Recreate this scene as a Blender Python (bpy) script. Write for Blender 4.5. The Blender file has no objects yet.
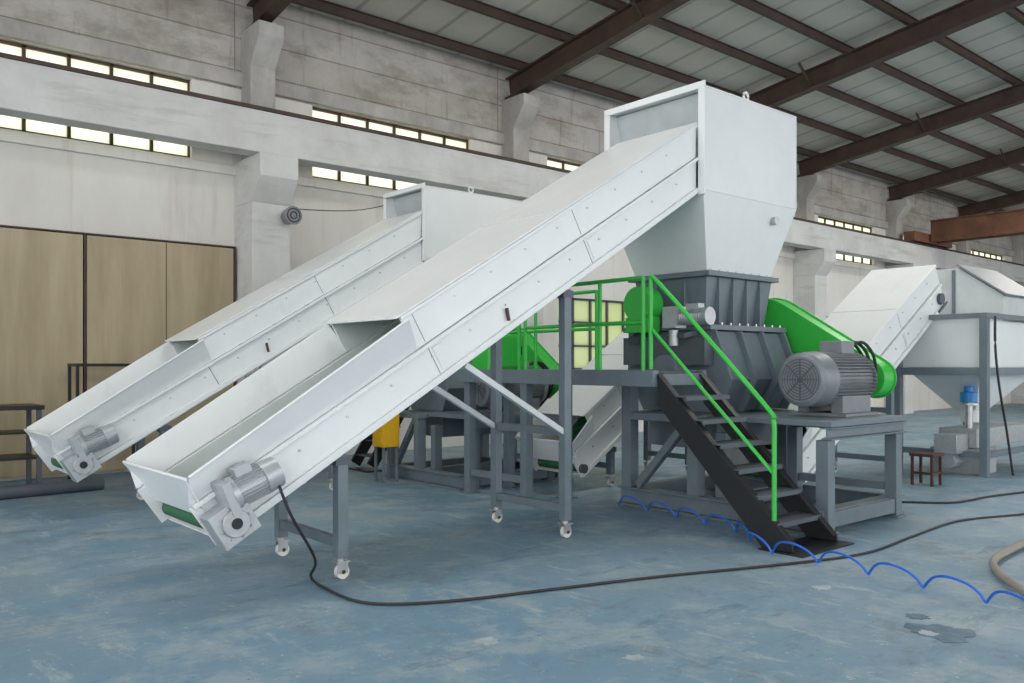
import bpy, bmesh, math, random
from mathutils import Vector, Matrix
random.seed(4)
S=bpy.context.scene
S.view_settings.view_transform='Standard'
V=Vector

# ------------------------------------------------------------ materials
def mat(name,col,rough=.5,metal=0.0,var=0.0,scale=3.0,stretch=(1,1,1),col2=None,bump=0.0,bscale=40,lo=.35,hi=.65):
    m=bpy.data.materials.new(name); m.use_nodes=True
    n=m.node_tree.nodes; l=m.node_tree.links; b=n['Principled BSDF']
    b.inputs['Roughness'].default_value=rough; b.inputs['Metallic'].default_value=metal
    tc=n.new('ShaderNodeTexCoord'); mp=n.new('ShaderNodeMapping'); mp.inputs['Scale'].default_value=stretch
    l.new(tc.outputs['Object'],mp.inputs['Vector'])
    no=n.new('ShaderNodeTexNoise'); no.inputs['Scale'].default_value=scale; no.inputs['Detail'].default_value=6
    no.inputs['Roughness'].default_value=.65
    l.new(mp.outputs[0],no.inputs['Vector'])
    r=n.new('ShaderNodeValToRGB'); r.color_ramp.elements[0].position=lo; r.color_ramp.elements[1].position=hi
    c2=col2 if col2 else tuple(c*(1-var) for c in col)
    r.color_ramp.elements[0].color=(*c2,1); r.color_ramp.elements[1].color=(*col,1)
    l.new(no.outputs['Fac'],r.inputs['Fac']); l.new(r.outputs['Color'],b.inputs['Base Color'])
    if bump:
        n2=n.new('ShaderNodeTexNoise'); n2.inputs['Scale'].default_value=bscale; n2.inputs['Detail'].default_value=5
        l.new(tc.outputs['Object'],n2.inputs['Vector'])
        bp=n.new('ShaderNodeBump'); bp.inputs['Strength'].default_value=bump; bp.inputs['Distance'].default_value=.02
        l.new(n2.outputs['Fac'],bp.inputs['Height']); l.new(bp.outputs[0],b.inputs['Normal'])
    return m

M={}
M['white']=mat('white_powder_coat',(.79,.815,.82),.32,0,.06,1.6)
M['white_in']=mat('white_galvanised_inner',(.60,.64,.65),.42,.1,.12,3)
M['grey']=mat('blue_grey_paint',(.155,.195,.225),.42,0,.15,4)
M['dgrey']=mat('dark_grey_paint',(.085,.10,.12),.45,0,.15,4)
M['green']=mat('green_paint',(.04,.50,.06),.38,0,.08,4)
M['black']=mat('black_paint',(.014,.015,.017),.42,0,.2,6)
M['steel']=mat('brushed_steel',(.55,.56,.57),.35,.8,.2,12)
M['alu']=mat('cast_aluminium',(.50,.52,.54),.42,.5,.15,14)
M['motor']=mat('motor_grey_paint',(.22,.24,.26),.42,.1,.15,8)
M['rust']=mat('brown_primer_steel',(.085,.05,.038),.65,0,.4,2.5)
M['crane']=mat('rusty_crane_paint',(.20,.085,.045),.7,0,.4,2)
M['rubber']=mat('rubber',(.02,.02,.022),.6,0,.1,6)
M['wheel']=mat('nylon_wheel',(.75,.74,.68),.4,0,.05,6)
M['belt']=mat('green_belt',(.02,.12,.05),.6,0,.2,5)
M['blue']=mat('blue_hose',(.01,.13,.62),.35,0,.05,5)
M['bluecap']=mat('blue_enamel',(.02,.22,.55),.35,0,.05,5)
M['yellow']=mat('yellow_paint',(.80,.45,.01),.5,0,.1,5)
M['hose']=mat('beige_hose',(.32,.29,.25),.6,0,.2,5)
M['stool']=mat('dark_brown_wood',(.09,.032,.028),.6,0,.3,6)
M['conc']=mat('old_concrete',(.52,.50,.47),.9,0,.3,1.6,(1,1,.5),(.34,.32,.30),.3,20)
M['girder']=mat('painted_concrete',(.66,.66,.64),.85,0,.2,1.1,(1,1,1),(.55,.54,.52),.2,20)
M['plaster']=mat('white_plaster',(.74,.72,.68),.9,0,.15,.8,(1,1,.5),(.66,.63,.59),.1,30)
M['door']=mat('khaki_sheet_door',(.49,.405,.27),.55,0,.2,1.4,(2.5,2.5,.3),(.34,.275,.17),0,40,.3,.7)
M['patch']=mat('peeled_paint_patch',(.10,.20,.27),.3,0,.5,14,(1,1,1),(.04,.09,.14))
M['lpatch']=mat('worn_bare_concrete',(.42,.50,.54),.6,0,.3,9)

def mult(m,build):
    n=m.node_tree.nodes; l=m.node_tree.links; b=n['Principled BSDF']
    base=b.inputs['Base Color'].links[0].from_socket
    c=build(n,l)
    mx=n.new('ShaderNodeMix'); mx.data_type='RGBA'; mx.blend_type='MULTIPLY'; mx.inputs[0].default_value=1
    l.new(base,mx.inputs[6]); l.new(c,mx.inputs[7]); l.new(mx.outputs[2],b.inputs['Base Color'])
def ramp_node(n,l,src,p0,p1,c0,c1):
    r=n.new('ShaderNodeValToRGB'); r.color_ramp.elements[0].position=p0; r.color_ramp.elements[1].position=p1
    r.color_ramp.elements[0].color=(*c0,1); r.color_ramp.elements[1].color=(*c1,1); l.new(src,r.inputs['Fac']); return r.outputs[0]
def streaks(st,sc,p0,p1,c0):
    def f(n,l):
        tc=n.new('ShaderNodeTexCoord'); mp=n.new('ShaderNodeMapping'); mp.inputs['Scale'].default_value=st; l.new(tc.outputs['Object'],mp.inputs[0])
        no=n.new('ShaderNodeTexNoise'); no.inputs['Scale'].default_value=sc; no.inputs['Detail'].default_value=8; no.inputs['Roughness'].default_value=.7
        l.new(mp.outputs[0],no.inputs['Vector']); return ramp_node(n,l,no.outputs['Fac'],p0,p1,c0,(1,1,1))
    return f
def brick(n,l):
    tc=n.new('ShaderNodeTexCoord'); sp=n.new('ShaderNodeSeparateXYZ'); cb=n.new('ShaderNodeCombineXYZ')
    l.new(tc.outputs['Object'],sp.inputs[0]); l.new(sp.outputs[0],cb.inputs[0]); l.new(sp.outputs[2],cb.inputs[1])
    br=n.new('ShaderNodeTexBrick'); br.inputs['Scale'].default_value=1; br.inputs['Brick Width'].default_value=5.2; br.offset=0
    br.inputs['Row Height'].default_value=.5; br.inputs['Mortar Size'].default_value=.014; br.inputs['Mortar Smooth'].default_value=.5
    br.inputs['Color1'].default_value=(1,1,1,1); br.inputs['Color2'].default_value=(.86,.83,.8,1); br.inputs['Mortar'].default_value=(.55,.5,.46,1)
    l.new(cb.outputs[0],br.inputs['Vector']); return br.outputs['Color']
M['block']=mat('concrete_panel_wall',(.56,.54,.51),.95,0,.3,1.1,(1,1,1.4),(.44,.41,.38),.3,18)
mult(M['block'],brick); mult(M['block'],streaks((1,1,2),1.0,.36,.52,(.72,.68,.64))); mult(M['block'],streaks((3.5,3.5,.4),1.2,.32,.44,(.72,.68,.64)))
mult(M['girder'],streaks((.4,1,3),1.5,.34,.46,(.84,.82,.79)))
mult(M['plaster'],streaks((3,3,.25),1.3,.34,.46,(.90,.88,.85)))
mult(M['white'],streaks((1.2,1.2,.6),2.2,.30,.40,(.93,.93,.92))); mult(M['white'],streaks((6,6,3),5,.24,.30,(.82,.81,.79)))
M['roof']=mat('roof_insulation_sheet',(.58,.55,.48),.7,0,.12,.8)
def wave(n,l):
    tc=n.new('ShaderNodeTexCoord'); w=n.new('ShaderNodeTexWave'); w.inputs['Scale'].default_value=.4; w.bands_direction='X'
    l.new(tc.outputs['Object'],w.inputs['Vector']); return ramp_node(n,l,w.outputs['Fac'],0,.05,(.62,.62,.60),(1,1,1))
mult(M['roof'],wave)

def floor_mat():
    m=bpy.data.materials.new('blue_worn_floor_paint'); m.use_nodes=True
    n=m.node_tree.nodes; l=m.node_tree.links; b=n['Principled BSDF']
    tc=n.new('ShaderNodeTexCoord')
    def noise(sc,det,rg=.6,st=(1,1,1),rot=0):
        mp=n.new('ShaderNodeMapping'); mp.inputs['Scale'].default_value=st; mp.inputs['Rotation'].default_value=(0,0,rot)
        l.new(tc.outputs['Object'],mp.inputs[0])
        a=n.new('ShaderNodeTexNoise'); a.inputs['Scale'].default_value=sc; a.inputs['Detail'].default_value=det; a.inputs['Roughness'].default_value=rg
        l.new(mp.outputs[0],a.inputs['Vector']); return a.outputs['Fac']
    def ramp(src,p0,p1,c0=(0,0,0),c1=(1,1,1)): return ramp_node(n,l,src,p0,p1,c0,c1)
    def mix(fac,a,bb):
        mx=n.new('ShaderNodeMix'); mx.data_type='RGBA'; l.new(fac,mx.inputs[0])
        for i,v in ((6,a),(7,bb)):
            if isinstance(v,tuple): mx.inputs[i].default_value=v
            else: l.new(v,mx.inputs[i])
        return mx.outputs[2]
    c=mix(ramp(noise(.4,5),.36,.64),(.15,.27,.37,1),(.22,.315,.385,1))
    c=mix(ramp(noise(1.6,9,.75),.49,.60,(0,0,0),(.9,.9,.9)),c,(.29,.37,.415,1))
    c=mix(ramp(noise(4,10,.8,(1,.3,1),.7),.56,.64,(0,0,0),(.9,.9,.9)),c,(.38,.445,.465,1))
    c=mix(ramp(noise(13,8,.8),.60,.65),c,(.48,.53,.545,1))
    c=mix(ramp(noise(3.2,10,.8,(.3,1,1),-.5),.36,.45,(.9,.9,.9),(0,0,0)),c,(.10,.19,.27,1))
    c=mix(ramp(noise(1.1,10,.85,(1,1,1),1.2),.38,.46,(.8,.8,.8),(0,0,0)),c,(.15,.20,.235,1))
    c=mix(ramp(noise(7,10,.85,(1,1,1),2.2),.33,.39,(.8,.8,.8),(0,0,0)),c,(.08,.14,.19,1))
    c=mix(ramp(noise(26,4,.6),.27,.34,(.9,.9,.9),(0,0,0)),c,(.06,.10,.14,1))
    l.new(c,b.inputs['Base Color'])
    l.new(ramp(noise(1.5,6),.3,.7,(.36,.36,.36),(.66,.66,.66)),b.inputs['Roughness'])
    bp=n.new('ShaderNodeBump'); bp.inputs['Strength'].default_value=.15; bp.inputs['Distance'].default_value=.02
    l.new(noise(14,6),bp.inputs['Height']); l.new(bp.outputs[0],b.inputs['Normal'])
    return m
M['floor']=floor_mat()

def glass_mat(nm,col):
    m=bpy.data.materials.new(nm); m.use_nodes=True
    n=m.node_tree.nodes; l=m.node_tree.links; n.clear()
    o=n.new('ShaderNodeOutputMaterial'); t=n.new('ShaderNodeBsdfTranslucent'); t.inputs[0].default_value=col
    g=n.new('ShaderNodeBsdfGlossy'); g.inputs['Roughness'].default_value=.2; mx=n.new('ShaderNodeMixShader'); mx.inputs[0].default_value=.06
    l.new(t.outputs[0],mx.inputs[1]); l.new(g.outputs[0],mx.inputs[2]); l.new(mx.outputs[0],o.inputs[0])
    return m
M['glass']=glass_mat('frosted_window_glass',(.85,.85,.72,1))
M['glass2']=glass_mat('green_tinted_glass',(.50,.54,.36,1))

# ------------------------------------------------------------ builder
class Group:
    def __init__(s,name): s.name=name; s.parts={}; s.xf=None
    def p(s,name,m,bevel=0.0):
        if name not in s.parts: s.parts[name]=(bmesh.new(),m,bevel)
        return Part(s.parts[name][0])
    def done(s):
        obs=[]; mn=V((1e9,)*3); mx=V((-1e9,)*3)
        for nm,(bm,m,bv) in s.parts.items():
            if s.xf:
                for v in bm.verts: v.co=s.xf(v.co)
            bmesh.ops.recalc_face_normals(bm,faces=bm.faces[:])
            me=bpy.data.meshes.new(nm); bm.to_mesh(me); bm.free()
            me.polygons.foreach_set('use_smooth',[True]*len(me.polygons)); me.set_sharp_from_angle(angle=math.radians(32))
            me.materials.append(M[m])
            ob=bpy.data.objects.new(nm if len(s.parts)>1 else s.name,me); S.collection.objects.link(ob); obs.append(ob)
            if bv:
                b=ob.modifiers.new('bevel','BEVEL'); b.width=bv; b.segments=2; b.limit_method='ANGLE'
            for v in me.vertices:
                for i in range(3): mn[i]=min(mn[i],v.co[i]); mx[i]=max(mx[i],v.co[i])
        if len(obs)>1:
            e=bpy.data.objects.new(s.name,None); L=V(((mn.x+mx.x)/2,(mn.y+mx.y)/2,mn.z)); e.location=L
            e.empty_display_size=.2; S.collection.objects.link(e)
            for o in obs: o.parent=e; o.matrix_parent_inverse=Matrix.Translation(-L)
            return e
        return obs[0]
class Part:
    def __init__(s,bm): s.bm=bm
    def hexa(s,P):
        v=[s.bm.verts.new(p) for p in P]
        for f in ((0,1,2,3),(7,6,5,4),(0,4,5,1),(1,5,6,2),(2,6,7,3),(3,7,4,0)): s.bm.faces.new([v[i] for i in f])
        return s
    def box(s,x0,x1,y0,y1,z0,z1):
        return s.hexa([(x0,y0,z0),(x1,y0,z0),(x1,y1,z0),(x0,y1,z0),(x0,y0,z1),(x1,y0,z1),(x1,y1,z1),(x0,y1,z1)])
    def frus(s,a,z0,b,z1):
        return s.hexa([(a[0],a[2],z0),(a[1],a[2],z0),(a[1],a[3],z0),(a[0],a[3],z0),(b[0],b[2],z1),(b[1],b[2],z1),(b[1],b[3],z1),(b[0],b[3],z1)])
    def frame(s,p,q,up=(0,0,1)):
        p=V(p);q=V(q);d=(q-p).normalized();up=V(up)
        if abs(d.dot(up))>.98: up=V((1,0,0))
        sd=d.cross(up).normalized(); u=sd.cross(d).normalized(); return p,q,d,sd,u
    def beam(s,p,q,w=.06,h=.06,up=(0,0,1)):
        p,q,d,sd,u=s.frame(p,q,up); c=[(-1,-1),(1,-1),(1,1),(-1,1)]
        return s.hexa([e+sd*a*w/2+u*b*h/2 for e in (p,q) for a,b in c])
    def ibeam(s,p,q,w=.15,h=.3,t=.02,up=(0,0,1)):
        P,Q,d,sd,u=s.frame(p,q,up)
        s.beam(P,Q,t,h-2*t-.001,up); s.beam(P+u*(h/2-t/2),Q+u*(h/2-t/2),w,t,up); s.beam(P-u*(h/2-t/2),Q-u*(h/2-t/2),w,t,up); return s
    def cyl(s,p,q,r,r2=None,n=24):
        if r2 is None:r2=r
        p,q,d,sd,u=s.frame(p,q)
        a=[];b=[]
        for i in range(n):
            t=2*math.pi*i/n; k=sd*math.cos(t)+u*math.sin(t)
            a.append(s.bm.verts.new(p+k*r)); b.append(s.bm.verts.new(q+k*r2))
        for i in range(n):
            j=(i+1)%n; s.bm.faces.new((a[i],a[j],b[j],b[i]))
        s.bm.faces.new(a[::-1]); s.bm.faces.new(b); return s
    def ring(s,c,ax,R,r,n=28,k=6):
        ax=V(ax).normalized(); c=V(c); t0=V((0,0,1)) if abs(ax.z)<.9 else V((1,0,0))
        a=ax.cross(t0).normalized(); b=ax.cross(a)
        return s.tube([c+a*R*math.cos(2*math.pi*i/n)+b*R*math.sin(2*math.pi*i/n) for i in range(n)],r,k,True)
    def tube(s,path,r,k=8,closed=False):
        P=[V(p) for p in path]; N=len(P); rings=[]
        for i,p in enumerate(P):
            d=(P[(i+1)%N]-P[i-1]) if closed else (P[min(i+1,N-1)]-P[max(i-1,0)])
            d.normalize(); up=V((0,0,1)) if abs(d.z)<.95 else V((1,0,0))
            a=d.cross(up).normalized(); b=a.cross(d)
            rings.append([s.bm.verts.new(p+a*r*math.cos(2*math.pi*j/k)+b*r*math.sin(2*math.pi*j/k)) for j in range(k)])
        for i in range(N if closed else N-1):
            A=rings[i];B=rings[(i+1)%N]
            for j in range(k): s.bm.faces.new((A[j],A[(j+1)%k],B[(j+1)%k],B[j]))
        if not closed: s.bm.faces.new(rings[0][::-1]); s.bm.faces.new(rings[-1])
        return s
    def extr(s,poly,off):
        off=V(off); a=[s.bm.verts.new(V(p)) for p in poly]; b=[s.bm.verts.new(V(p)+off) for p in poly]; n=len(poly)
        for i in range(n): s.bm.faces.new((a[i],a[(i+1)%n],b[(i+1)%n],b[i]))
        s.bm.faces.new(a[::-1]); s.bm.faces.new(b); return s
def catmull(P,n=10):
    P=[V(p) for p in P]; Q=[P[0]]+P+[P[-1]]; out=[]
    for i in range(1,len(Q)-2):
        a,b,c,d=Q[i-1:i+3]
        for k in range(n):
            t=k/n; out.append(.5*((2*b)+(c-a)*t+(2*a-5*b+4*c-d)*t*t+(3*b-a-3*c+d)*t**3))
    out.append(P[-1]); return out

# ------------------------------------------------------------ hall
WY=12.6; COLS=[-4.9,.3,5.5,10.7,15.9,21.1,26.3,31.5,36.7]
XL,XR=-7.0,40.0
g=Group('floor'); g.p('floor','floor').box(-14,XR,-14,WY+.3,-.1,0); g.done()
g=Group('wall_back')
pl=g.p('plaster_wall','plaster'); bl=g.p('panel_wall','block')
pl.box(XL,XR,WY,WY+.25,0,1.4); pl.box(XL,XR,WY,WY+.25,2.9,4.55); bl.box(XL,XR,WY,WY+.25,5.72,7.4)
prev=XL; prev2=XL
for c in COLS[:-1]:
    if c>5:
        pl.box(prev,c+1.3,WY,WY+.25,1.4,2.9); prev=c+3.9
    pl.box(prev2,c+1.0,WY,WY+.25,4.55,5.72); prev2=c+4.25
pl.box(prev,XR,WY,WY+.25,1.4,2.9); pl.box(prev2,XR,WY,WY+.25,4.55,5.72)
g.done()
k=1
for c in COLS[:-1]:
    g=Group('window_%d'%k); k+=1
    x0,x1=c+1.0,c+4.25
    g.p('pane','glass').box(x0,x1,WY+.12,WY+.13,4.55,5.72)
    f=g.p('frame','rust')
    for i in range(7):
        x=x0+(x1-x0)*i/6; f.box(x-.02,x+.02,WY+.08,WY+.16,4.55,5.72)
    for z in (4.57,5.13,5.70): f.box(x0,x1,WY+.08,WY+.16,z-.018,z+.018)
    g.done()
    if c>5:
        g=Group('window_%d'%k); k+=1
        x0,x1=c+1.3,c+3.9
        g.p('pane','glass2').box(x0,x1,WY+.12,WY+.13,1.4,2.9)
        f=g.p('frame','dgrey')
        for i in range(6):
            x=x0+(x1-x0)*i/5; f.box(x-.025,x+.025,WY+.08,WY+.17,1.4,2.9)
        for z in (1.42,1.9,2.4,2.88): f.box(x0,x1,WY+.08,WY+.17,z-.02,z+.02)
        g.done()
for c in COLS:
    g=Group('concrete_column')
    p=g.p('shaft','girder',.01); p.box(c-.3,c+.3,11.95,WY-.002,0,3.9)
    p.extr([(c-.3,WY-.002,3.9),(c-.3,11.95,3.9),(c-.3,11.68,4.25),(c-.3,11.68,4.58),(c-.3,WY-.002,4.58)],(.6,0,0))
    q=g.p('upper_shaft','conc',.01)
    q.extr([(c-.2,WY-.002,4.581),(c-.2,12.25,4.581),(c-.2,12.25,6.0),(c-.2,11.95,6.4),(c-.2,11.95,6.6),(c-.2,WY-.002,6.6)],(.4,0,0))
    g.done()
g=Group('crane_runway_girder')
g.p('girder','girder',.01).box(XL,XR,11.75,12.1,4.59,5.2)
r=g.p('rail','rust'); r.box(XL,XR,11.88,11.96,5.226,5.3); r.box(XL,XR,11.72,12.13,5.2,5.225)
for i in range(60):
    x=XL+.4+i*.78; r.box(x,x+.08,11.8,12.04,5.227,5.27)
g.done()
g=Group('trim_1'); g.p('lintel','conc',.01).box(XL,XR,WY-.08,WY-.003,5.74,5.95); g.done()
g=Group('trim_2'); g.p('ledge','plaster',.01).box(XL,XR,WY-.06,WY-.003,4.38,4.52); g.done()
g=Group('wall_right'); p=g.p('end_wall','plaster'); p.box(XR,XR+.25,-14,WY+.25,0,5); g.p('end_upper','block').box(XR,XR+.25,-14,WY+.25,5,9.2); g.done()
SL=.137
def rz(y): return 6.65+SL*(WY-y) if y>-3 else 6.65+SL*(WY+3)-SL*(-3-y)
g=Group('ceiling')
p=g.p('roof_sheet','roof')
for a,b in ((WY+.3,-3),(-3,-9)):
    z0,z1=rz(a)+.58,rz(b)+.58
    p.hexa([(XL,a,z0),(XR,a,z0),(XR,b,z1),(XL,b,z1),(XL,a,z0+.05),(XR,a,z0+.05),(XR,b,z1+.05),(XL,b,z1+.05)])
g.done()
for c in COLS:
    g=Group('roof_rafter'); p=g.p('rafter','rust')
    p.ibeam((c,WY-.02,rz(WY)+.2),(c,-3,rz(-3)+.2),.22,.40,.025); p.ibeam((c,-3,rz(-3)+.2),(c,-9,rz(-9)+.2),.22,.40,.025)
    p.box(c-.14,c+.14,WY-.45,WY-.02,rz(WY)-.03,rz(WY)+.01)
    g.done()
g=Group('roof_purlins'); p=g.p('purlins','rust')
y=WY-.4
while y>-8.5:
    p.ibeam((XL,y,rz(y)+.49),(XR,y,rz(y)+.49),.08,.16,.012); y-=1.25
g.done()
g=Group('roof_bracing'); p=g.p('tie_rods','rust')
for i,c in enumerate(COLS[:-1]):
    for yy in (9.2,5.2,1.2):
        p.beam((c,yy,rz(yy)+.05),(c+.5,yy,rz(yy)+.42),.04,.04); p.beam((c,yy,rz(yy)+.05),(c-.5,yy,rz(yy)+.42),.04,.04)
g.done()
g=Group('overhead_bridge_crane'); p=g.p('bridge','crane')
p.box(27.2,27.35,-8,11.7,5.35,5.97); p.box(27.7,27.85,-8,11.7,5.35,5.97); p.box(27.15,27.4,-8,11.7,5.98,6.02); p.box(27.65,27.9,-8,11.7,5.98,6.02)
e=g.p('end_carriage','crane'); e.box(26.2,28.9,11.75,12.08,5.31,5.6)
g.done()
g=Group('door_1')
p=g.p('panels','door'); p.box(.66,.86,WY-.10,WY-.04,.05,3.26); p.box(.9,3.05,WY-.10,WY-.04,.05,3.26); p.box(3.1,5.14,WY-.10,WY-.04,.05,3.26)
f=g.p('seams','rust')
for x in (.88,3.075,5.16): f.box(x-.012,x+.012,WY-.115,WY-.03,.03,3.265)
for x in (1.98,4.15): f.box(x-.005,x+.005,WY-.103,WY-.04,.05,3.26)
f.box(.66,5.17,WY-.12,WY-.02,3.27,3.29)
g.done()

# ------------------------------------------------------------ casters & leg frames
def caster(g,x,y):
    g.p('caster_forks','steel').box(x-.05,x+.05,y-.05,y+.05,.119,.13).box(x-.035,x+.045,y-.028,y-.022,.04,.118).box(x-.035,x+.045,y+.022,y+.028,.04,.118).cyl((x,y,.13),(x,y,.15),.03,n=12)
    g.p('caster_wheels','wheel').cyl((x+.01,y-.02,.05),(x+.01,y+.02,.05),.05,n=20)
    g.p('caster_hubs','rust').cyl((x+.01,y-.032,.05),(x+.01,y+.032,.05),.015,n=10)
def legframe(g,x,ya,yb,ztop,mid,m='grey'):
    p=g.p('leg_frame',m,.004)
    for y in (ya,yb): p.box(x-.04,x+.04,y-.04,y+.04,.15,ztop); caster(g,x,y)
    p.box(x-.03,x+.03,ya+.04,yb-.04,.22,.29)
    for z in mid: p.box(x-.03,x+.03,ya+.04,yb-.04,z-.035,z+.035)

def conveyor(name,x0,z0,ya,yb,L,ang,sc,legs,mids,motor=True,braces=None,h1=.30,hc=.60,head=False,vert=True):
    ca,sa=math.cos(ang),math.sin(ang)
    def P(s,t,y): return V((x0+s*ca-t*sa,y,z0+s*sa+t*ca))
    def E(t): return L+(t*sa/ca if vert else 0)   # end cut vertical to meet the hopper face
    g=Group(name)
    w=g.p('side_plates','white',.003)
    for y,o in ((ya,1),(yb,-1)):
        w.extr([P(0,0,y),P(E(0),0,y),P(E(h1),h1,y),P(-.02,h1,y)],(0,.02*o,0))
        w.extr([P(0.01,.002,y),P(E(0),.002,y),P(E(.05),.05,y),P(0.01,.05,y)],(0,-.03*o,0))
        w.extr([P(0,h1-.015,y-.001*o),P(E(h1),h1-.015,y-.001*o),P(E(h1),h1+.012,y-.001*o),P(0,h1+.012,y-.001*o)],(0,-.035*o,0))
    w.extr([P(.05,-.012,ya),P(L,-.012,ya),P(L,-.002,ya),P(.05,-.002,ya)],(0,yb-ya,0))
    # panel joints
    jt=g.p('panel_joints','dgrey'); jw=g.p('joint_plates','white',.002)
    for f_ in (.36,.70):
        s=L*f_
        for y,o in ((ya,1),(yb,-1)):
            jt.extr([P(s-.003,.052,y),P(s+.003,.052,y),P(s+.003,h1-.017,y),P(s-.003,h1-.017,y)],(0,-.0015*o,0))
            jw.extr([P(s+.03,.07,y),P(s+.11,.07,y),P(s+.11,h1-.04,y),P(s+.03,h1-.04,y)],(0,-.008*o,0))
            if s>sc: jt.extr([P(s-.0025,h1+.03,y),P(s+.0025,h1+.03,y),P(s+.0025,hc-.035,y),P(s-.0025,hc-.035,y)],(0,-.0015*o,0))
    c=g.p('top_cover','white',.004)
    for y,o in ((ya,1),(yb,-1)):
        c.extr([P(sc,h1+.014,y),P(E(h1),h1+.014,y),P(E(hc),hc,y),P(sc,hc,y)],(0,.015*o,0))
        c.extr([P(sc,hc-.03,y-.0005*o),P(E(hc-.03),hc-.03,y-.0005*o),P(E(hc),hc-.001,y-.0005*o),P(sc,hc-.001,y-.0005*o)],(0,-.018*o,0))
    c.extr([P(sc-.04,hc+.001,ya-.02),P(E(hc),hc+.001,ya-.02),P(E(hc),hc+.015,ya-.02),P(sc-.04,hc+.015,ya-.02)],(0,yb-ya+.04,0))
    nseg=max(2,int((L-sc)/1.3))
    for i in range(1,nseg):
        s=sc+(L-sc)*i/nseg
        c.extr([P(s-.01,hc+.0151,ya-.02),P(s+.01,hc+.0151,ya-.02),P(s+.01,hc+.022,ya-.02),P(s-.01,hc+.022,ya-.02)],(0,yb-ya+.04,0))
    k=g.p('inlet_skirts','white',.002)
    tl,sl=(.50,.05)
    def skirt(y,o):
        A=[P(-.02,h1+.013,y),P(sc+.02,h1+.013,y),P(sc+.02,hc-.03,y-.09*o),P(sl,tl,y-.10*o)]
        k.extr(A,(0,.012*o,0)); k.tube([A[3],A[2]],.011,6)
    skirt(ya,1); skirt(yb,-1)
    F=[P(.06,.16,ya+.021),P(.06,.16,yb-.021),P(sl-.02,tl,yb+.1),P(sl-.02,tl,ya-.1)]
    k.extr(F,P(-.012,.006,0)-P(0,0,0)); k.tube([F[3],F[2]],.011,6)
    g.p('inner_pan','white_in').extr([P(.12,.10,ya+.021),P(L,.10,ya+.021),P(L,.115,ya+.021),P(.12,.115,ya+.021)],(0,yb-ya-.042,0))
    b=g.p('belt','belt'); b.extr([P(.06,.13,ya+.08),P(L-.03,.13,ya+.08),P(L-.03,.145,ya+.08),P(.06,.145,ya+.08)],(0,yb-ya-.16,0))
    b.cyl(P(.09,.085,ya+.08),P(.09,.085,yb-.08),.058,n=20)
    s=.4
    while s<L-.2: b.extr([P(s,.146,ya+.1),P(s+.015,.146,ya+.1),P(s+.015,.18,ya+.1),P(s,.18,ya+.1)],(0,yb-ya-.2,0)); s+=.5
    bo=g.p('bolts','steel'); s=.35
    while s<L-.1:
        bo.cyl(P(s,.2,ya),P(s,.2,ya-.012),.009,n=8)
        if s>sc: bo.cyl(P(s,hc-.10,ya),P(s,hc-.10,ya-.010),.008,n=8)
        s+=.42
    g.p('inspection_hooks','rust').beam(P(L*.5,.08,ya-.02),P(L*.5+.03,.18,ya-.02),.02,.02)
    bp=g.p('bearing','dgrey'); bp.cyl(P(.06,.09,ya-.05),P(.06,.09,ya+.0),.055,n=20); bp.cyl(P(.06,.09,yb+.05),P(.06,.09,yb),.055,n=20)
    if motor:
        gb=g.p('gearbox','alu',.008); y=ya
        gb.extr([P(-.01,.0,y-.04),P(.25,.0,y-.04),P(.25,.24,y-.04),P(-.01,.24,y-.04)],(0,-.15,0))
        gb.cyl(P(.12,.12,y-.185),P(.12,.12,y-.215),.088,n=28)
        for i in range(8):
            a=i*math.pi/4; gb.cyl(P(.12+.1*math.cos(a),.12+.1*math.sin(a),y-.19),P(.12+.1*math.cos(a),.12+.1*math.sin(a),y-.202),.010,n=6)
        g.p('gearbox_bore','black').cyl(P(.12,.12,y-.21),P(.12,.12,y-.222),.035,n=20)
        d=(P(1,0,0)-P(0,0,0)); d=(d+V((.35,0,-.02))).normalized()
        m0=P(.17,.27,y-.12); mm=g.p('gearmotor','motor_lt')
        pp,qq,dd,sd,u=mm.frame(m0,m0+d)
        mm.beam(m0-d*.03,m0+d*.025,.21,.21,u)
        mm.cyl(m0+d*.02,m0+d*.06,.112,n=28); mm.cyl(m0+d*.06,m0+d*.26,.090,n=24); mm.cyl(m0+d*.25,m0+d*.36,.108,.102,n=28)
        for i in range(26):
            a=2*math.pi*i/26; kx=sd*math.cos(a)+u*math.sin(a)
            mm.beam(m0+d*.065+kx*.098,m0+d*.252+kx*.098,.004,.018,kx)
        mm.beam(m0+d*.09+u*.12,m0+d*.20+u*.12,.10,.06,u)
        g.p('name_label','steel').beam(m0+d*.11+u*.152,m0+d*.18+u*.152,.06,.003,u)
        g.p('fan_vents','dgrey').ring(m0+d*.361,d,.07,.004,24,5).ring(m0+d*.361,d,.04,.004,24,5)
    if head:
        g.p('head_bearings','dgrey').cyl(P(L-.12,.15,ya-.05),P(L-.12,.15,ya),.08,n=20).extr([P(L-.3,.02,ya-.03),P(L-.0,.02,ya-.03),P(L-.0,.05,ya-.03),P(L-.3,.05,ya-.03)],(0,-.02,0))
        w.extr([P(L+.001,0,ya),P(L+.02,0,ya),P(L+.02,hc,ya),P(L+.001,hc,ya)],(0,yb-ya,0))
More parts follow.
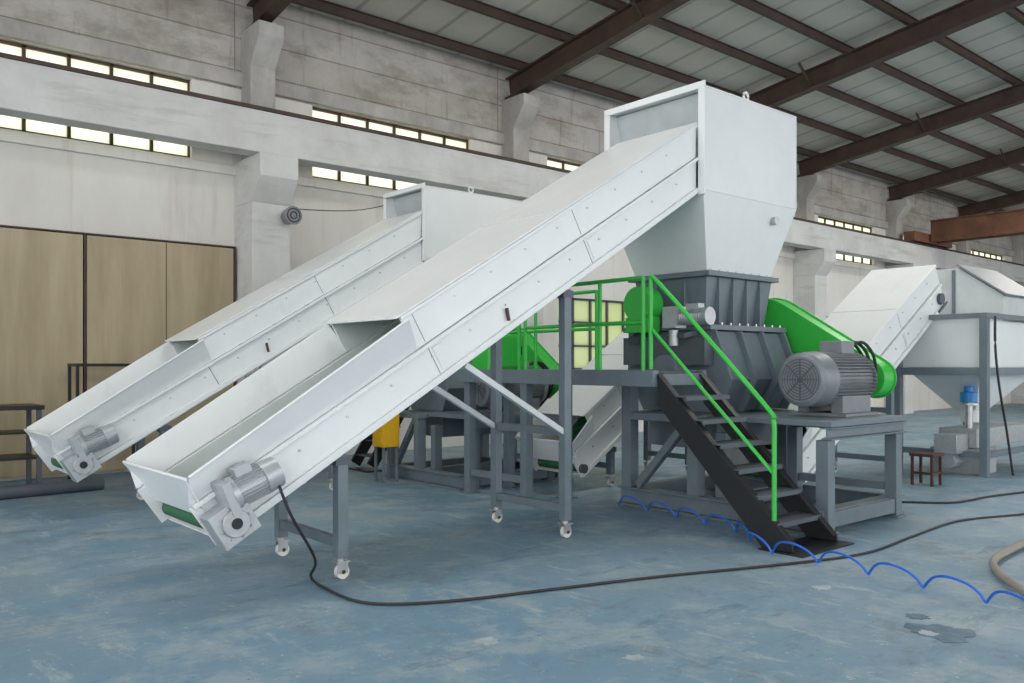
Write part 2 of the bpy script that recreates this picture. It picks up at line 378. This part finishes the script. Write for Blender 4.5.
    for i,(x,md) in enumerate(zip(legs,mids)):
        zt=z0+(x-x0)*math.tan(ang)
        legframe(g,x,ya+.05,yb-.05,zt-.02,md)
        g.p('leg_brackets','dgrey').box(x-.06,x+.06,ya+.005,ya+.095,zt-.09,zt-.03).box(x-.06,x+.06,yb-.095,yb-.005,zt-.09,zt-.03)
        if braces and braces[i]:
            zb,dx=braces[i]
            for y in (ya+.05,yb-.05):
                g.p('braces','white_in',.003).beam((x-dx,y,z0+(x-dx-x0)*math.tan(ang)-.03),(x-.03,y,zb),.05,.05)
    return g
M['motor_lt']=mat('light_grey_motor_paint',(.46,.49,.51),.35,.3,.12,10)

A=math.radians(30.4)
conveyor('inclined_belt_conveyor',2.06,.363,5.27,6.31,5.64,A,1.92,[2.96,5.15],[[],[.92]],True,[None,(.92,1.1)]).done()
conveyor('inclined_belt_conveyor',2.12,.38,9.05,9.93,4.73,A,1.75,[3.0,4.96],[[],[.92]],True,[None,(.92,.9)]).done()
conveyor('discharge_belt_conveyor',8.78,.08,5.25,6.15,4.50,math.radians(30.6),.5,[11.1],[[.9]],False,[None],.32,.62,True,False).done()
conveyor('discharge_belt_conveyor',7.20,.16,7.15,7.98,3.1,math.radians(33),.45,[7.75,9.3],[[],[.9]],False,[None,None],.32,.6,True,False).done()

# ------------------------------------------------------------ shredders
def shredder(xf=None):
    g=Group('industrial_shredder'); g.xf=xf
    b=g.p('hopper_box','white',.004)
    X0,X1,Y0,Y1,Z0,Z1=6.95,8.66,5.2,6.5,3.25,4.3
    t=.02
    b.box(X0,X1-t,Y0,Y0+t,Z0+.001,Z1-t); b.box(X0,X1-t,Y1-t,Y1,Z0+.001,Z1-t); b.box(X1-t+.001,X1,Y0,Y1,Z0+.001,Z1-t); b.box(X0,X1,Y0,Y1,Z1-t+.001,Z1)
    # front rim flange
    b.box(X0-.025,X0-.001,Y0-.03,Y0+.05,Z0-.05,Z1-.041); b.box(X0-.025,X0-.001,Y1-.05,Y1+.03,Z0-.05,Z1-.041); b.box(X0-.025,X0-.001,Y0-.03,Y1+.03,Z1-.04,Z1+.03)
    g.p('hopper_front_panel','white_in').hexa([(X0+.30,Y0+t+.001,3.6),(X0+.32,Y0+t+.001,3.6),(X0+.32,Y1-t-.001,3.6),(X0+.30,Y1-t-.001,3.6),(X0+.12,Y0+t+.001,Z1-t-.01),(X0+.14,Y0+t+.001,Z1-t-.01),(X0+.14,Y1-t-.001,Z1-t-.01),(X0+.12,Y1-t-.001,Z1-t-.01)])
    b.frus((7.3,8.48,5.42,6.4),2.49,(X0,X1,Y0,Y1),Z0)
    g.p('lifting_lugs','white').ring((7.75,5.25,Z1+.05),(0,1,0),.04,.014,16).ring((7.75,6.45,Z1+.05),(0,1,0),.04,.014,16)
    s=g.p('inspection_port','steel'); s.cyl((8.25,5.26,3.08),(8.25,5.19,3.08),.045,n=16)
    c=g.p('feed_chute','grey',.004)
    c.box(7.24,8.54,5.35,6.46,2.43,2.485); c.frus((7.38,8.46,5.5,6.34),1.921,(7.30,8.50,5.42,6.40),2.429); c.box(7.2,8.62,5.3,6.5,1.865,1.92)
    for x in (7.5,7.75,8.0,8.25): c.box(x-.008,x+.008,5.40,5.5,1.925,2.425)
    for y in (5.7,6.1): c.box(7.28,7.38,y-.008,y+.008,1.925,2.425)
    bo=g.p('flange_bolts','steel')
    for i in range(9): bo.cyl((7.3+i*.147,5.37,2.486),(7.3+i*.147,5.37,2.5),.012,n=6); bo.cyl((7.28+i*.155,5.33,1.921),(7.28+i*.155,5.33,1.945),.014,n=6)
    h=g.p('rotor_housing','grey',.005)
    h.extr([(7.32,5.35,1.855),(7.32,6.42,1.855),(7.32,6.42,1.4),(7.32,6.2,1.01),(7.32,5.35,1.01),(7.32,5.15,1.35)],(1.2,0,0))
    for x in (7.26,7.7,8.1,8.53): h.extr([(x,5.28,1.86),(x,6.47,1.86),(x,6.48,1.4),(x,6.25,1.005),(x,5.25,1.005),(x,5.08,1.35)],(.03,0,0))
    h.cyl((7.0,5.75,1.45),(7.3,5.75,1.45),.16,n=24); h.cyl((8.5,5.75,1.45),(8.72,5.75,1.45),.14,n=24)
    h.box(7.3,8.55,5.3,6.2,.62,.91)
    k=g.p('skid_frame','grey',.004)
    for x in (6.9,8.5):
        k.ibeam((x,3.95,.1),(x,6.25,.1),.15,.2,.02)
        k.box(x-.065,x+.065,5.19,5.32,.2,.919)
    k.box(6.835,6.965,6.06,6.19,.2,1.42); k.box(8.435,8.565,6.06,6.19,.2,.919)
    k.box(6.97,8.57,5.17,6.22,.92,1.0); k.box(6.83,6.969,5.17,6.055,.92,1.0)
    for y in (4.0,5.2,6.15): k.beam((6.98,y,.12),(8.42,y,.12),.14,.16)
    k.beam((6.9,6.0,.22),(6.9,5.38,.90),.08,.08)
    n=g.p('motor_bench','grey',.004)
    n.box(6.98,8.42,3.85,5.16,.95,1.0); n.ibeam((6.98,3.9,.89),(8.42,3.9,.89),.1,.11,.015); n.ibeam((8.36,3.97,.89),(8.36,5.15,.89),.1,.11,.015)
    for x in (7.05,8.34):
        for y in (3.95,5.03): n.box(x-.06,x+.06,y-.06,y+.06,.02,.83)
        n.box(x-.09,x+.09,3.86,4.04,.0,.018)
    n.beam((8.34,4.02,.3),(8.34,4.96,.3),.08,.08); n.beam((7.12,3.95,.12),(8.27,3.95,.12),.1,.14)
    def hull(c1,r1,c2,r2,x,th,name,m):
        d=(V(c2)-V(c1)); L=d.length; a=math.atan2(d.y,d.x); be=math.acos((r1-r2)/L); pts=[]
        for i in range(17):
            t=a+be+(2*math.pi-2*be)*i/16; pts.append((x,c1[0]+r1*math.cos(t),c1[1]+r1*math.sin(t)))
        for i in range(13):
            t=a-be+2*be*i/12; pts.append((x,c2[0]+r2*math.cos(t),c2[1]+r2*math.sin(t)))
        g.p(name,m,.004).extr(pts,(th,0,0))
    hull((5.68,1.80),.48,(4.42,1.36),.20,8.72,.22,'belt_guard','green')
    hull((5.68,1.80),.50,(4.42,1.36),.22,8.941,.015,'belt_guard','green')
    gr=g.p('side_flywheel_guard','green',.004); gr.cyl((7.0,6.12,2.16),(7.22,6.12,2.16),.19,n=28); gr.box(7.02,7.18,5.95,6.3,1.85,2.02)
    q=g.p('ram_brackets','dgrey'); q.beam((7.2,5.5,1.84),(6.98,5.5,1.80),.08,.05); q.beam((7.2,6.2,1.84),(7.0,6.2,1.75),.08,.08); q.box(7.1,7.25,5.3,6.4,1.5,1.8)
    d=g.p('ram_gearmotor','alu'); d.cyl((6.98,5.2,1.99),(6.98,5.5,1.99),.08,n=20); d.cyl((6.98,5.14,1.99),(6.98,5.2,1.99),.09,n=20); d.box(6.90,7.06,5.5,5.68,1.88,2.1)
    d.cyl((6.98,5.6,1.86),(6.98,5.6,1.7),.05,n=16); d.box(6.93,7.03,5.25,5.4,2.06,2.12)
    for i in range(9): d.ring((6.98,5.22+i*.03,1.99),(0,1,0),.083,.006,20,4)
    m=g.p('electric_motor','motor',.003); y,z,R=4.4,1.36,.25
    m.cyl((7.62,y,z),(8.40,y,z),R-.02,n=40); m.cyl((7.42,y,z),(7.64,y,z),R+.01,R+.025,n=40); m.cyl((7.39,y,z),(7.42,y,z),R-.03,R+.01,n=40)
    m.cyl((8.38,y,z),(8.48,y,z),R+.02,R-.03,n=40); m.cyl((8.48,y,z),(8.72,y,z),.045,n=16)
    for i in range(44):
        a=2*math.pi*i/44; kx=V((0,math.cos(a),math.sin(a))); c0=V((0,y,z))
        m.beam(c0+kx*R+V((7.64,0,0)),c0+kx*R+V((8.38,0,0)),.006,.04,kx)
    m.box(7.75,8.3,y-.24,y-.12,1.031,1.2); m.box(7.75,8.3,y+.12,y+.24,1.031,1.2); m.box(7.7,8.35,y-.3,y+.3,1.0,1.03)
    gg=g.p('motor_fan_grille','dgrey')
    for i in range(1,8): gg.ring((7.387,y,z),(1,0,0),.028*i,.004,32,5)
    for i in range(8):
        a=math.pi*i/4; gg.beam((7.385,y,z),(7.385,y+.2*math.cos(a),z+.2*math.sin(a)),.008,.006)
    tb=g.p('terminal_box','motor',.006); tb.box(7.95,8.2,y-.12,y+.12,z+R,z+R+.13)
    hh=g.p('motor_cables','rubber')
    for o in (0,.06,.12): hh.tube(catmull([(8.2,y-.05+o*.4,z+R+.07),(8.42,y-.1+o,z+R+.12),(8.56,y-.15+o,z+R-.05),(8.62,y-.1+o,z-.05),(8.6,y+.2,1.05)],8),.016,8)
    return g
shredder().done()
def xf(v): return V(((v.x-6.95)*.97+6.23,(v.y-5.2)*.72+9.02,v.z*.886))
shredder(xf).done()

# ------------------------------------------------------------ platform, stairs
g=Group('access_platform')
p=g.p('deck','dgrey',.004); p.box(6.081,6.749,5.12,8.0,1.421,1.445)
q=g.p('deck_frame','grey',.004)
q.box(6.0,6.08,5.05,8.05,1.30,1.45); q.box(6.75,6.80,5.05,8.05,1.30,1.45)
for y in (5.05,5.9,6.7,7.4,7.99): q.box(6.081,6.749,y,y+.06,1.31,1.42)
for x,y in ((6.1,6.9),(6.70,6.9),(6.1,7.9),(6.70,7.9)): q.box(x-.05,x+.05,y-.05,y+.05,0.016,1.3); q.box(x-.09,x+.09,y-.09,y+.09,0,.015)
q.beam((6.1,6.96,.25),(6.1,7.84,.25),.07,.07)
g.done()
g=Group('platform_railing'); r=g.p('rails','green')
def rail(x0,y0,x1,y1,z=1.45,h=.86,n=3):
    for k_ in (h,h*.52): r.tube([(x0,y0,z+k_),(x1,y1,z+k_)],.02,10)
    for i in range(n):
        t=i/(n-1); r.cyl((x0+(x1-x0)*t,y0+(y1-y0)*t,z),(x0+(x1-x0)*t,y0+(y1-y0)*t,z+h),.02,n=10)
rail(6.04,5.2,6.04,6.85,n=4); rail(6.04,6.95,6.04,8.0,n=3); rail(6.775,6.5,6.775,8.0,n=4); rail(6.12,8.02,6.7,8.02,n=2)
g.done()
g=Group('control_cabinet'); g.p('body','green',.008).box(6.16,6.70,7.62,7.94,1.446,1.86); g.p('cabinet_door','green',.004).box(6.19,6.67,7.608,7.62,1.48,1.83); g.p('handle','black').box(6.62,6.64,7.59,7.608,1.62,1.72); g.done()
g=Group('metal_staircase')
s=g.p('stringers','black',.003)
yt,zt,yb2=5.04,1.42,3.85
for x in (6.05,6.73):
    s.extr([(x,yt,zt),(x,yt,zt-.28),(x,yb2+.1,0.013),(x,yb2-.18,0.013),(x,yb2-.18,.07)],(.022,0,0))
    o=.05 if x<6.5 else -.05; xx=x+.023 if x<6.5 else x-.001
    s.extr([(xx,yt,zt),(xx,yt,zt-.02),(xx,yb2-.16,.06),(xx,yb2-.18,.07)],(o,0,0))
tr=g.p('treads','dgrey',.002)
for i in range(6):
    z=.22+i*.2; y=yb2-.1+ (z-.02)/1.40*(yt-yb2+.1)
    tr.box(6.073,6.728,y-.11,y+.11,z-.012,z); tr.box(6.073,6.728,y-.125,y-.111,z-.04,z)
g.p('foot_plate','black').box(6.0,6.8,3.55,3.95,0.0,.012)
h=g.p('handrail','green')
h.tube(catmull([(6.03,5.1,2.28),(6.03,4.98,2.22),(6.03,3.93,1.20),(6.03,3.83,1.06),(6.03,3.82,.9)],6),.02,10)
h.cyl((6.03,3.82,.25),(6.03,3.82,.95),.02,n=12); h.cyl((6.03,5.10,1.46),(6.03,5.10,2.28),.02,n=12)
h.tube([(6.03,5.08,1.82),(6.03,3.82,.62)],.016,10)
g.done()
g=Group('metal_staircase'); s=g.p('stringers','black')
for y in (10.35,10.8): s.beam((6.25,y,.08),(6.95,y,1.15),.04,.16)
for i in range(5): g.p('treads','dgrey').box(6.25+i*.15,6.45+i*.15,10.37,10.78,.2+i*.2,.215+i*.2)
s.box(6.15,6.4,10.3,10.85,0,.02)
g.done()
g=Group('yellow_control_box'); g.p('body','yellow',.01).box(5.75,6.0,9.25,9.5,.45,.90); g.p('front_cover','yellow',.004).box(5.735,5.75,9.27,9.48,.48,.87)
l=g.p('stand','grey')
for x in (5.78,5.97):
    for y in (9.28,9.47): l.box(x-.015,x+.015,y-.015,y+.015,0,.45)
g.done()

# ------------------------------------------------------------ hopper tank on the right
g=Group('hopper_tank')
w=g.p('tank_body','white',.005)
w.box(12.25,14.55,4.6,5.65,1.47,2.12)
w.frus((13.1,13.6,5.0,5.3),.85,(12.25,14.55,4.6,5.65),1.469)
w.cyl((13.35,5.15,.66),(13.35,5.15,.849),.14)
f=g.p('tank_rim','grey',.004); f.box(12.14,14.66,4.49,4.57,2.13,2.2); f.box(12.14,14.66,5.68,5.76,2.13,2.2); f.box(12.14,12.22,4.571,5.679,2.13,2.2); f.box(14.58,14.66,4.571,5.679,2.13,2.2)
for x in (12.19,14.6):
    for y in (4.54,5.7): f.box(x-.05,x+.05,y-.05,y+.05,0,2.129)
f.box(12.241,14.55,4.50,4.58,1.36,1.46); f.box(12.15,12.23,4.591,5.649,1.36,1.46); f.box(12.241,14.55,4.50,4.58,.25,.33); f.box(12.15,12.23,4.591,5.649,.25,.33)
h=g.p('hood','white_in',.005)
h.extr([(13.15,4.65,2.13),(13.15,5.6,2.13),(13.15,5.6,2.93),(13.15,5.25,2.93),(13.15,4.65,2.5)],(1.4,0,0))
g.p('hood_lid','motor').hexa([(13.1,4.6,2.485),(14.6,4.6,2.485),(14.6,5.27,2.965),(13.1,5.27,2.965),(13.1,4.59,2.51),(14.6,4.59,2.51),(14.6,5.26,2.99),(13.1,5.26,2.99)])
g.p('hood_ribs','grey').box(13.12,13.148,4.7,5.6,2.2,2.24).box(13.12,13.148,5.3,5.34,2.24,2.9)
g.p('valve_actuator','bluecap',.006).cyl((12.6,4.9,.98),(12.6,4.9,1.12),.11).cyl((12.6,4.9,1.121),(12.6,4.9,1.2),.06)
g.p('valve_body','steel').cyl((12.6,4.9,.62),(12.6,4.9,.98),.05).cyl((12.6,4.9,.94),(12.6,4.9,.97),.13)
t=g.p('screw_conveyor','alu',.005); t.box(12.35,14.3,4.7,5.2,.36,.62); t.box(12.3,12.9,4.65,5.3,0,.35); t.box(11.95,12.34,4.8,5.1,.30,.56); t.cyl((12.3,4.95,.2),(12.0,4.95,.2),.11)
g.p('supply_hose','rubber').tube(catmull([(12.3,4.45,2.15),(12.12,4.38,1.7),(12.2,4.36,1.2),(12.4,4.34,.6),(12.5,4.3,.02)],8),.016,8)
g.done()
g=Group('stool'); s=g.p('seat','stool',.006); s.box(10.72,11.02,4.58,4.88,.36,.40)
l=g.p('legs','stool')
for x in (10.75,10.99):
    for y in (4.61,4.85): l.box(x-.015,x+.015,y-.015,y+.015,0,.36)
l.box(10.765,10.975,4.6,4.62,.14,.17); l.box(10.74,10.76,4.625,4.835,.14,.17); g.done()

# ------------------------------------------------------------ left clutter
g=Group('steel_rack'); s=g.p('frame','black')
for x in (2.84,3.64):
    for y in (11.9,12.3): s.box(x-.018,x+.018,y-.018,y+.018,0,1.5)
for z in (1.5,.45): s.box(2.82,3.66,11.88,11.92,z-.02,z+.02); s.box(2.82,3.66,12.28,12.32,z-.02,z+.02); s.box(2.82,2.86,11.92,12.28,z-.02,z+.02); s.box(3.62,3.66,11.92,12.28,z-.02,z+.02)
g.done()
g=Group('workbench'); s=g.p('top','black',.004); s.box(.8,2.3,11.1,11.75,.98,1.03); s.box(.85,2.25,11.15,11.7,.40,.43); s.box(.85,2.25,11.15,11.7,.7,.72)
l=g.p('legs','dgrey')
for x in (.85,2.25):
    for y in (11.15,11.7): l.box(x-.025,x+.025,y-.025,y+.025,0,.98)
g.done()
g=Group('steel_pipe'); g.p('pipe','dgrey').cyl((.6,10.75,.075),(2.9,11.0,.075),.075); g.done()
g=Group('wall_lamp'); s=g.p('shell','motor',.004); s.cyl((5.72,11.9,3.72),(5.72,11.68,3.72),.10,.14); s.box(5.69,5.75,11.88,11.949,3.62,3.82)
g.p('grille','black').ring((5.72,11.675,3.72),(0,1,0),.1,.008).ring((5.72,11.675,3.72),(0,1,0),.05,.008)
g.done()
g=Group('overhead_wire'); g.p('wire','rubber').tube(catmull([(5.72,11.9,3.85),(7.2,12.2,4.05),(8.8,12.4,4.6)],8),.008,6); g.done()

# ------------------------------------------------------------ floor cables
g=Group('power_cable'); g.p('c','rubber').tube(catmull([(2.36,5.12,.85),(2.45,5.05,.55),(2.7,5.2,.2),(2.8,5.45,.015),(2.73,5.1,.012),(2.77,4.62,.012),(3.18,4.33,.012),(3.92,4.10,.012),(4.68,3.87,.012),(5.7,3.5,.012),(6.5,3.3,.012),(7.47,3.36,.012),(8.53,3.4,.012),(9.4,3.14,.012),(10.5,2.9,.012)],10),.010,8); g.done()
g=Group('power_cable'); g.p('c','rubber').tube(catmull([(8.7,4.6,.012),(9.2,4.3,.012),(9.6,3.9,.012),(10.4,3.8,.012),(11.3,3.6,.012),(12.5,3.2,.012)],8),.012,8); g.done()
path=catmull([(6.65,6.1,.03),(6.6,5.5,.03),(6.5,5.0,.03),(6.35,4.4,.03),(5.93,3.9,.03),(5.85,3.38,.03),(5.8,3.0,.03),(5.72,2.5,.03),(5.66,2.12,.03),(5.52,1.8,.03),(5.4,1.5,.03)],30)
out=[];acc=0
for i,q in enumerate(path):
    if i: acc+=(q-path[i-1]).length
    ph=acc*2*math.pi/.42; out.append(q+V((.04*math.cos(ph),.02*math.sin(ph),-.017+.13*abs(math.sin(ph/2)))))
g=Group('coiled_air_hose'); g.p('h','blue').tube(out,.009,6); g.done()
g=Group('flexible_hose'); g.p('h','hose').tube(catmull([(8.6,2.6,.04),(7.72,2.57,.04),(6.9,2.5,.04),(6.45,2.3,.04),(6.2,2.12,.04),(5.95,1.9,.04),(5.8,1.6,.04)],10),.028,12); g.done()
def blob(name,cx,cy,r,m,sx=1,n=26,z=.001):
    g=Group(name); pts=[]
    for i in range(n):
        a=2*math.pi*i/n; rr=r*(.6+.5*random.random()); pts.append((cx+rr*sx*math.cos(a),cy+rr*math.sin(a),z))
    g.p('b',m).extr(pts,(0,0,.002)); g.done()
blob('paint_patch',4.93,2.07,.19,'patch'); blob('paint_patch',5.13,2.28,.07,'patch'); blob('paper_scrap',4.84,2.10,.06,'lpatch',1,14,.004); blob('paint_chip',2.9,3.6,.07,'lpatch'); blob('paint_chip',3.3,2.9,.06,'lpatch'); blob('paint_chip',5.3,3.0,.06,'lpatch',1.5)

# ------------------------------------------------------------ light
w=bpy.data.worlds.new('World'); S.world=w; w.use_nodes=True
bg=w.node_tree.nodes['Background']; bg.inputs[0].default_value=(.98,.99,1,1); bg.inputs[1].default_value=2.5
def area(name,loc,rot,sx,sy,e,col=(1,1,1)):
    l=bpy.data.lights.new(name,'AREA'); l.shape='RECTANGLE'; l.size=sx; l.size_y=sy; l.energy=e; l.color=col
    o=bpy.data.objects.new(name,l); o.location=loc; o.rotation_euler=rot; S.collection.objects.link(o)
for i,x in enumerate((4,11,18,26)):  # fill lights added out of view below the roof to brighten the hall
    area('added_fill_light',(x,6,rz(6)-.15),(0,0,0),3.5,1.5,(110,170,230,280)[i],(1,.97,.92))

cam=bpy.data.cameras.new('camera'); co=bpy.data.objects.new('camera',cam); S.collection.objects.link(co)
co.location=(0,0,1.5); co.rotation_euler=(math.radians(90),0,math.radians(-40.5))
cam.sensor_width=36; cam.lens=850/1024*36; cam.shift_y=23.5/1024; cam.clip_end=200
S.camera=co
